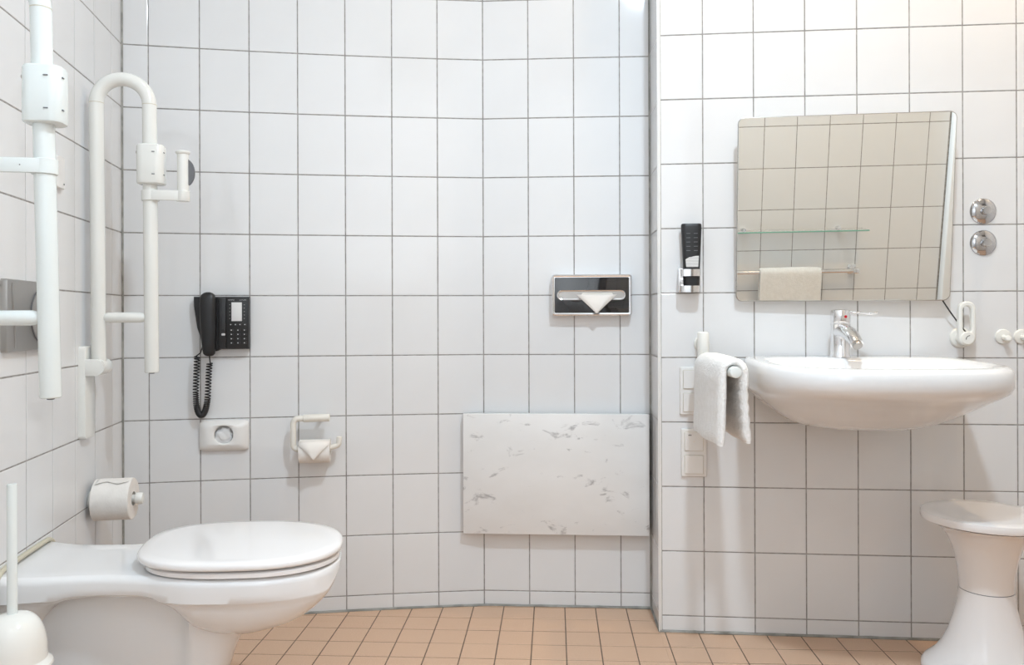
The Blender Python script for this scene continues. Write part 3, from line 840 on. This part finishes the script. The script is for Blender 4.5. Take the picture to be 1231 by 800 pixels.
for a, b in zip(G, G[1:]):
    for i in range(4): bm.faces.new((a[i], a[i + 1], b[i + 1], b[i]))
o = link('tissue_sheet', bm, 'tissue', ts); s = o.modifiers.new('s', 'SOLIDIFY'); s.thickness = .0016; s.offset = 1

# marble panel
t = on_wall('marble_panel', W_B4, .2435, .4545, 'white marble slab panel standing off the back wall beside the recess corner', 'wall panel')
bm = NB(); box(bm, -.3095, .3085, -.042, -.014, -.2005, .2005, .0012, 2); link('slab', bm, 'marble', t)
bm = NB()
for sx in (-1, 1):
    for sz in (-1, 1): box(bm, sx * .2 - .02, sx * .2 + .02, -.0145, 0, sz * .13 - .02, sz * .13 + .02)
link_each('standoff', bm, 'plastic', t)

# ================================================================== BASIN WALL OBJECTS
# mirror
MA, MM = .1017, -.0301
an = WR.ang + MM
mu = Vector((cos(an), sin(an), 0)); nn = Vector((sin(an), -cos(an), 0)); N3 = nn * cos(MA) + Vector((0, 0, -sin(MA)))
mv = Vector((0, 0, 1)); mv = (mv - N3 * mv.dot(N3)).normalized()
Cm = WR.p(1.03, 1.33, .085)
# corners in the plane, relative to Cm along mu/mv
x0, x1, yb, yt = -.8005, -.1880, -.3065, .2392
ctr = Cm + mu * ((x0 + x1) / 2) + mv * ((yb + yt) / 2)
t = bpy.data.objects.new('mirror', None); C.objects.link(t); tag(t, 'frameless rounded mirror tilted forward above the washbasin', 'mirror')
t.matrix_world = Matrix.Translation(ctr) @ Matrix((mu, -N3, mv)).transposed().to_4x4()
wM, hM = x1 - x0, yt - yb
bm = NB(); plate(bm, wM, hM, .018, [(.0052, 0), (.0008, 0), (0, .0008)], seg=8); link('mirror_glass', bm, 'mirror', t, smooth=20)
bm = NB(); P = [(x, .0032, z) for x, z in rrect(wM + .0006, hM + .0006, .018, 8)]; tube(bm, P, .0022, 8, closed=True); link('edge_strip', bm, 'steel', t)
bm = NB(); box(bm, -wM / 2 + .03, wM / 2 - .03, .0055, .012, -hM / 2 + .012, hM / 2 - .03, .001); link('backing_board', bm, 'plastic', t)
bm = NB()
for sx in (-1, 1): box(bm, sx * .2 - .015, sx * .2 + .015, .010, .018, -.2, -.12); 
link_each('pivot', bm, 'steel', t)
text('print', 'TIP', .009, (wM / 2 - .033, -.0002, -hM / 2 + .02), t, 'grey_key') if False else None

# round chrome valve covers
for z, lb in ((1.291, 'upper round chrome wall valve cover right of the mirror'), (1.196, 'lower round chrome wall valve cover right of the mirror')):
    t = on_wall('valve_cover', WR, .9605, z, lb, 'valve', 'round chrome valve covers right of the mirror')
    bm = NB(); lathe(bm, [(.0385, 0), (.0385, -.002), (.037, -.004), (.030, -.0085), (.019, -.0125), (.014, -.0135)], 48, axis='Y'); link('rosette', bm, 'chrome_dark_reflect', t, smooth=50)
    bm = NB(); lathe(bm, [(.0125, -.011), (.0130, -.013), (.0130, -.026), (.0115, -.028), (0, -.0275)], 32, axis='Y'); link('push_button', bm, 'chrome_dark_reflect', t)
    bm = NB()
    for s in (-1, 1): box(bm, s * .022 - .001, s * .022 + .001, -.0125, -.0105, -.0006, .0006)
    link_each('engraved_mark', bm, 'grey_key', t)
# lever for tilting the mirror
t = on_wall('mirror_lever', WR, .893, .912, 'cream plastic loop lever on the wall joined to the mirror by a black cord', 'lever')
bm = NB(); lathe(bm, [(.031, 0), (.031, -.004), (.028, -.0075), (.019, -.009), (.017, -.012), (.0165, -.036)], 36, axis='Y'); link('base', bm, 'poly', t)
bm = NB(); # loop body: stadium ring from below the pivot upward
def slot_ring(bm, cx, z0, z1, r, ri, y0, y1, zi0, zi1):
    n = 12
    def st(r_, a, b): return [(cx + r_ * cos(radians(180 * k / n)), b + r_ * sin(radians(180 * k / n))) for k in range(n + 1)] + [(cx + r_ * cos(radians(180 + 180 * k / n)), a + r_ * sin(radians(180 + 180 * k / n))) for k in range(n + 1)]
    o_ = st(r, z0, z1); i_ = st(ri, zi0, zi1); b = .003
    o2 = st(r - b, z0, z1); i2 = st(ri + b, zi0, zi1)
    R = [[(x, y0, z) for x, z in i_], [(x, y0, z) for x, z in o_], [(x, y1 + b, z) for x, z in o_], [(x, y1, z) for x, z in o2], [(x, y1, z) for x, z in i2], [(x, y1 + b, z) for x, z in i_], [(x, y0, z) for x, z in i_]]
    loft(bm, R, False, False)
slot_ring(bm, .0, 0, .085, .0235, .0125, -.034, -.050, .028, .082)
lathe(bm, [(.0195, -.034), (.0195, -.0515), (.0175, -.053), (0, -.053)], 30, axis='Y'); link('loop_handle', bm, 'poly', t)
bm = NB(); tube(bm, [(-.006, -.0532, -.004), (-.005, -.0532, .002), (-.001, -.0532, .006), (.005, -.0532, .008)], [.0012, .0010, .0008, .0010], 6); link('curved_mark', bm, 'black', t)
cd = WR.p(.893, .912, .0)
bm = NB(); pA = Vector((-.068, -.035, .118)); pB = Vector((.006, -.024, .018)); P = [pA.lerp(pB, k / 8) + Vector((0, 0, -.004 * sin(pi * k / 8))) for k in range(9)]
tube(bm, P, .0021, 8); link('black_cord', bm, 'black', t)
# small hooks
for u, lb in ((1.015, 'small cream round wall hook between the lever and the right picture edge'), (1.068, 'small cream round wall hook cut by the right picture edge')):
    t = on_wall('wall_hook', WR, u, .915, lb, 'hook', 'small cream hooks right of the lever')
    bm = NB(); lathe(bm, [(.0225, 0), (.0225, -.004), (.0205, -.0065), (.010, -.008)], 32, axis='Y'); link('rosette', bm, 'poly', t)
    bm = NB(); tube(bm, [(.0, -.006, -.002), (.0, -.018, -.004), (.0, -.028, -.006), (0, -.034, -.004)], [.0085, .0072, .008, .0095], 18, round_end=.004); link('peg', bm, 'poly', t)

# soap dispenser
t = on_wall('soap_dispenser', WR, .092, 0, 'slim black soap bottle in a chrome wall holder beside the mirror', 'soap dispenser')
bm = NB(); box(bm, -.034, .034, -.012, 0, 1.058, 1.128, .002); box(bm, -.0345, -.030, -.046, 0, 1.052, 1.122, .001)
link('back_plate', bm, 'chrome', t)
def cyl_ring(bm, z0, z1, w_, y0, y1):
    loft(bm, [[(x, y, z) for x, y in rrect(w_, abs(y1 - y0), .014, 6, 0, (y0 + y1) / 2)] for z in (z0, z1)])
bm = NB(); cyl_ring(bm, 1.101, 1.122, .062, -.054, -.004); cyl_ring(bm, 1.052, 1.072, .062, -.054, -.004); link('chrome_band', bm, 'chrome', t)
bm = NB(); rings = []
for z, w_, dp in ((1.056, .046, .034), (1.10, .050, .038), (1.125, .050, .038), (1.20, .057, .036), (1.245, .0615, .032), (1.256, .062, .030), (1.2605, .060, .027), (1.262, .056, .022)):
    rings.append([(x + .004, y - .029, z) for x, y in rrect(w_, dp, min(.014, dp / 2 - .001), 6)])
loft(bm, rings); link('bottle', bm, 'black', t, smooth=40)
bm = NB(); loft(bm, [[(x + .004, y, z) for x, y, z in ((-.018, -.0485, 1.129), (.018, -.0485, 1.129), (.020, -.0478, 1.163), (.010, -.0476, 1.162), (-.010, -.0477, 1.158), (-.020, -.0480, 1.152))], [(x + .004, y - .0008, z) for x, y, z in ((-.018, -.0485, 1.129), (.018, -.0485, 1.129), (.020, -.0478, 1.163), (.010, -.0476, 1.162), (-.010, -.0477, 1.158), (-.020, -.0480, 1.152))]])
link('label', bm, 'label', t, smooth=0)
bm = NB()
for k in range(5):
    for s in (-1, 1): box(bm, .004 + s * .011 - .006, .004 + s * .011 + .006, -.0478, -.0470, 1.178 + k * .013, 1.1795 + k * .013)
link_each('print_line', bm, 'rubber', t)

# switches
def frame2(u, z, label, cat, first, second, group=None):
    t = on_wall('switch_plate', WR, u, z, label, cat)
    bm = NB(); plate(bm, .0775, .1480, .004, [(0, 0), (-.005, 0), (-.0085, .0022), (-.0090, .006)]); link('frame', bm, 'plastic', t)
    for k, kind in enumerate((first, second)):
        zc = .0355 - .071 * k
        bm = NB(); plate(bm, .056, .056, .0015, [(-.007, 0), (-.0122, 0), (-.0128, .0008)], 0, zc); p = link(kind, bm, 'plastic', t)
        bm = NB(); P = [(x, -.0092, z_) for x, z_ in rrect(.0575, .0575, .0018, 2, 0, zc)]; tube(bm, P, .0006, 6, closed=True); link('joint', bm, 'gasket', p)
        if kind == 'dimmer':
            bm = NB(); lathe(bm, [(.0022, -.012), (.0022, -.0142), (0, -.0145)], 14, (.0, 0, zc), 'Y'); link('dot', bm, 'cream', p)
            bm = NB()
            for x in (-.015, -.010): box(bm, x - .0016, x + .0016, -.0131, -.0127, zc + .018, zc + .0215)
            link_each('mark', bm, 'black', p)
    return t
frame2(.101, .7485, 'white double rocker switch partly hidden by the hanging towel', 'switch', 'rocker', 'rocker')
frame2(.1045, .5575, 'white double wall plate with marked upper insert, below the towel', 'switch', 'dimmer', 'rocker')

# ---- grab rail beside the basin with towel
t = on_wall('towel_rail', WR, .13, 0, 'short white tubular rail sticking out from the wall left of the basin', 'grab rail')
bm = NB(); lathe(bm, [(.0, .932), (.012, .932), (.0165, .929), (.0175, .925), (.0175, .860), (.0165, .857), (.0, .857)], 28, (0, -.035, 0)); link('upright_cap', bm, 'poly', t)
railz = .8335
P = fillet([(0, -.035, .862), (0, -.035, railz), (.030, -.40, railz)], .030, 8)
bm = NB(); tube(bm, P, .0150, 28, round_end=.002); link('tube', bm, 'polyA', t)
bm = NB(); lathe(bm, [(.024, 0), (.024, -.006), (.021, -.009), (.012, -.010), (.012, -.035)], 28, (0, 0, .895), 'Y'); link('wall_flange', bm, 'poly', t)
# towel in the rail frame
tw = on_wall('hand_towel', WR, .13, 0, 'white terry hand towel folded over the rail left of the basin', 'towel')
def towel_layer(bm, r_in, th, zl_, zr_, s0, s1, seedo, spread_l=0, spread_r=0, dy=0):
    """inverted-U band swept along the rail. profile closed polygon"""
    NPs = 26; rings = []
    def cl(q):   # centre line point and normal for q in 0..1 (left bottom -> over -> right bottom), zero at rail axis
        r = r_in + th / 2; Ll = railz - zl_; Lr = railz - zr_; arc = pi * r; tot = Ll + arc + Lr; s = q * tot
        if s < Ll:
            f = 1 - s / Ll; return Vector((-r - spread_l * f * f, zl_ + s)), Vector((-1, 0))
        s -= Ll
        if s < arc:
            a = pi - s / r; return Vector((r * cos(a), railz + r * sin(a))), Vector((cos(a), sin(a)))
        s -= arc; f = s / Lr; return Vector((r + spread_r * f * f, railz - s)), Vector((1, 0))
    NQ = 44
    for i in range(NPs + 1):
        v = i / NPs; y = s0 + (s1 - s0) * v
        ax = .030 * (y - .035) / .365
        er = math.sqrt(max(0, 1 - (1 - min(1, min(v, 1 - v) * 13 + .10)) ** 2))        # rounded side edges
        outer = []; inner = []
        for k in range(NQ + 1):
            q = k / NQ; p, n_ = cl(q); endt = math.sqrt(max(0, 1 - (1 - min(1, min(q, 1 - q) * 20 + .25)) ** 2))
            wob = .0022 * noise.noise(Vector((q * 7 + seedo, v * 3, seedo))) + .0011 * noise.noise(Vector((q * 26, v * 14, seedo + 4)))
            hthk = th / 2 * er * endt
            bow = .004 * sin(pi * v) * (1 if q < .4 else .3)
            zz = -.006 * noise.noise(Vector((v * 2.2, seedo, 8))) * (1 if min(q, 1 - q) < .12 else 0)
            band = 0
            if 1 - q < .30 and 1 - q > .05: band = -.0026 * (1 if int((1 - q) * 42) % 3 == 0 else 0)
            o_ = p + n_ * (hthk + wob + band + bow); i_ = p - n_ * (hthk - wob * .5 + band)
            outer.append((o_.x + ax, -y, o_.y + zz)); inner.append((i_.x + ax, -y, i_.y + zz))
        rings.append(outer + inner[::-1])
    loft(bm, rings)
bm = NB()
towel_layer(bm, .0158, .0235, .640, .648, .080, .385, 1.3, .006, .010)
link('terry_cloth', bm, 'terry', tw, smooth=70)

# ---- washbasin
bc = .545
t = on_wall('washbasin', WR, bc, 0, 'wide white ceramic washbasin on the right wall under the mirror', 'washbasin')
N_ = 96
def bring(z, hw, d0, d1, ex=3.0, exb=6.0, tilt=0.0):
    ring = []
    dc = d0 + (d1 - d0) * .45
    for k in range(N_):
        a = 2 * pi * k / N_; ca, sa = cos(a), sin(a)          # sa>0 -> front
        e_ = ex if sa > 0 else exb
        L_ = (d1 - dc) if sa > 0 else (dc - d0)
        rr = (abs(ca) ** e_ + abs(sa) ** e_) ** (-1 / e_)
        y = dc + L_ * rr * sa
        ring.append((.923 * hw * rr * ca, -y, z - tilt * (y - .0)))
    return ring
T_ = .022
rings = [
    bring(.664, .06, .05, .17, 2.2, 3), bring(.665, .14, .03, .25, 2.2, 3), bring(.672, .180, .02, .30, 2.3, 3.5), bring(.688, .222, .01, .345, 2.4, 4),
    bring(.712, .262, .004, .395, 2.5, 4.5), bring(.735, .293, .003, .435, 2.6, 5), bring(.755, .314, .002, .478, 2.7, 5.5), bring(.770, .326, .002, .515, 2.8, 6),
    bring(.784, .335, .002, .541, 2.9, 6), bring(.800, .338, .002, .552, 3, 6),
    bring(.826, .338, .002, .553, 3, 6, .006), bring(.843, .3365, .002, .551, 3, 6, .012),
    bring(.853, .332, .003, .546, 3, 6, .016), bring(.8585, .325, .005, .538, 3, 6, .018), bring(.860, .315, .008, .528, 3, 6, .019),
    bring(.860, .300, .10, .512, 3, 5, .019), bring(.858, .288, .125, .500, 3, 4.5, .018), bring(.848, .279, .135, .490, 3, 4, .012), bring(.81, .262, .15, .468, 2.8, 3.5), bring(.77, .225, .17, .43, 2.6, 3), bring(.745, .16, .20, .38, 2.4, 2.6), bring(.735, .05, .26, .31, 2, 2)]
bm = NB(); loft(bm, rings); link('bowl', bm, 'ceramic', t, smooth=60)
bm = NB(); lathe(bm, [(.022, .736), (.022, .739), (.018, .740), (0, .738)], 28, (0, -.285, 0)); link('drain', bm, 'chrome', t)
bm = NB(); lathe(bm, [(.016, 0), (.016, .11), (.03, .11), (.03, .17)], 20, (0, -.17, .53)); tube(bm, fillet([(0, -.17, .56), (0, -.17, .535), (0, 0, .535)], .02), .016, 16); link('trap', bm, 'plastic', t) if False else bm.free()

# ---- faucet
t = on_wall('faucet', WR, .520, .8575, 'chrome single-lever basin mixer with long loop lever', 'faucet', d=.085)
t.rotation_euler.z += radians(8)
bm = NB(); lathe(bm, [(.0, 0), (.031, 0), (.0310, .004), (.0285, .008), (.0275, .04), (.0275, .092), (.0285, .096), (.0285, .099), (0, .099)], 40); link('body', bm, 'chrome', t, smooth=40)
bm = NB(); n = 20; rings = []
for s, y, z, hw_, hh in ((0, 0, .072, .0265, .026), (.3, -.025, .074, .026, .024), (.5, -.046, .072, .0245, .021), (.75, -.068, .064, .0225, .018), (.9, -.088, .052, .0205, .016), (1, -.100, .042, .0185, .0155)):
    tx = Vector((0, -1, -.15 - .75 * s)).normalized(); up = Vector((1, 0, 0)).cross(tx).normalized()
    if up.z < 0: up = -up
    rings.append([tuple(Vector((0, y, z)) + Vector((1, 0, 0)) * hw_ * cos(2 * pi * k / n) + up * hh * sin(2 * pi * k / n)) for k in range(n)])
loft(bm, rings); link('spout', bm, 'chrome', t, smooth=60)
bm = NB(); q = Vector((0, -.1025, .0385)); ax = Vector((0, -1, -.9)).normalized(); tube(bm, [q - ax * .006, q + ax * .004], .0135, 24, round_end=.001); link('aerator', bm, 'steel', t)
bm = NB(); lathe(bm, [(.0, .1), (.0275, .1), (.0285, .103), (.0285, .132), (.027, .1375), (.018, .140), (0, .1405)], 40); cap = link('cartridge_cap', bm, 'chrome', t, smooth=40)
bm = NB(); lathe(bm, [(.0042, -.0280), (.0042, -.0292), (0, -.0295)], 16, (.002, 0, .119), 'Y'); link('red_dot', bm, 'red', cap)
LA = radians(58)
bm = NB(); P = []
n = 40
for k in range(n):
    a = 2 * pi * k / n; y = -.060 + .040 * cos(a); x = .0125 * sin(a) * (1 - .25 * cos(a)); z = .128 + .004 * ((-y - .02) / .1) + .003 * sin((-y) * 60)
    P.append((x * cos(LA) - y * sin(LA), x * sin(LA) + y * cos(LA), z))
tube(bm, P, .0038, 10, closed=True); lv = link('loop_lever', bm, 'chrome', t, smooth=60)
bm = NB(); tube(bm, [(.01, -.006, .129), (.03, -.018, .128)], [.008, .0055], 12, round_end=.002); link('lever_root', bm, 'chrome', lv)

# ---- stool
sx, sy = 1.275, 2.165
t = empty('stool', (sx, sy, 0), 0, 'white plastic hourglass stool standing right of the basin', 'stool')
def hyp(z0, z1, r0, r1, p, n=18): return [(r0 + (r1 - r0) * ((k / n) ** p), z0 + (z1 - z0) * k / n) for k in range(n + 1)]
bm = NB(); lathe(bm, [(0.0, .4260), (.154, .4260), (.1585, .4275), (.1595, .431), (.1595, .441), (.158, .4465), (.150, .449), (.12, .4475), (.06, .4455), (0, .445)], 72); link('seat', bm, 'lid', t, smooth=40)
up = [(.066, .2435), (.0665, .262), (.069, .29), (.075, .325), (.0855, .360), (.101, .391), (.120, .410), (.138, .420), (.150, .4235)]
bm = NB(); lathe(bm, [(.0, .2435)] + up + [(0, .4235)], 72); link('upper_cone', bm, 'lid', t, smooth=40)
lo = [(.0, .0), (.150, .0), (.157, .004), (.159, .012), (.158, .026), (.150, .036), (.128, .056), (.108, .085), (.091, .125), (.078, .170), (.0695, .210), (.067, .2415)]
bm = NB(); lathe(bm, lo + [(0, .2415)], 72); link('lower_cone', bm, 'lid', t, smooth=40)
bm = NB(); lathe(bm, [(.0655, .2405), (.0655, .2445)], 60); link('seam', bm, 'rubber', t)

# ================================================================== FRONT WALL OBJECTS (seen in the mirror)
def on_front(name, u, z, label, cat):
    p = Vector((FRO[0], FRO[1], z)) + FU * u; return empty(name, p, FA + pi, label, cat)
t = on_front('glass_shelf', .705, 1.077, 'narrow green-edged glass shelf on the wall reflected in the mirror', 'shelf')
bm = NB(); box(bm, -.315, .315, -.123, -.012, -.0028, .0028); link('glass_pane', bm, 'clear_glass', t, smooth=0)
bm = NB(); box(bm, -.315, .315, -.1255, -.1232, -.003, .003, .0005); link('green_edge', bm, 'glass_edge', t)
for x in (-.206, .249):
    bm = NB(); lathe(bm, [(.0135, 0), (.0135, -.018), (.012, -.022), (0, -.023)], 24, (x, 0, 0), 'Y'); link('shelf_clip', bm, 'chrome', t)
t = on_front('towel_bar', .67, .876, 'chrome towel bar under the glass shelf, reflected in the mirror', 'towel rail')
bm = NB(); tube(bm, [(-.315, -.065, 0), (.315, -.065, 0)], .0105, 16); link('bar', bm, 'chrome', t)
for s in (-1, 1):
    bm = NB(); box(bm, s * .318 - .02, s * .318 + .02, -.006, 0, -.024, .024, .002); box(bm, s * .318 - .016, s * .318 + .016, -.076, -.005, -.013, .013, .004); link('bracket', bm, 'chrome', t)
tw = on_front('hand_towel', .6735, .876, 'white towel hanging on the chrome bar reflected in the mirror', 'towel')
bm = NB(); rings = []
for i in range(31):
    v = i / 30; x = -.1455 + .291 * v; outer = []; inner = []
    e_ = min(1, min(v, 1 - v) * 14 + .4) ** .5
    for k in range(31):
        q = k / 30; tot = .24 + pi * .014 + .22; s = q * tot
        wob = .003 * noise.noise(Vector((v * 6, q * 3, 1))) + .0015 * noise.noise(Vector((v * 25, q * 16, 2)))
        if s < .24: p, n_ = Vector((-.014, -.24 + s)), Vector((-1, 0))
        elif s < .24 + pi * .014: a = pi - (s - .24) / .014; p, n_ = Vector((cos(a), sin(a))) * .014, Vector((cos(a), sin(a)))
        else: p, n_ = Vector((.014, -(s - .24 - pi * .014))), Vector((1, 0))
        o_ = p + n_ * (.006 * e_ + wob + .004); i_ = p - n_ * .004 * e_
        outer.append((x, o_.x - .065, o_.y)); inner.append((x, i_.x - .065, i_.y))
    rings.append(outer + inner[::-1])
loft(bm, rings); link('terry_cloth', bm, 'terry', tw, smooth=70)
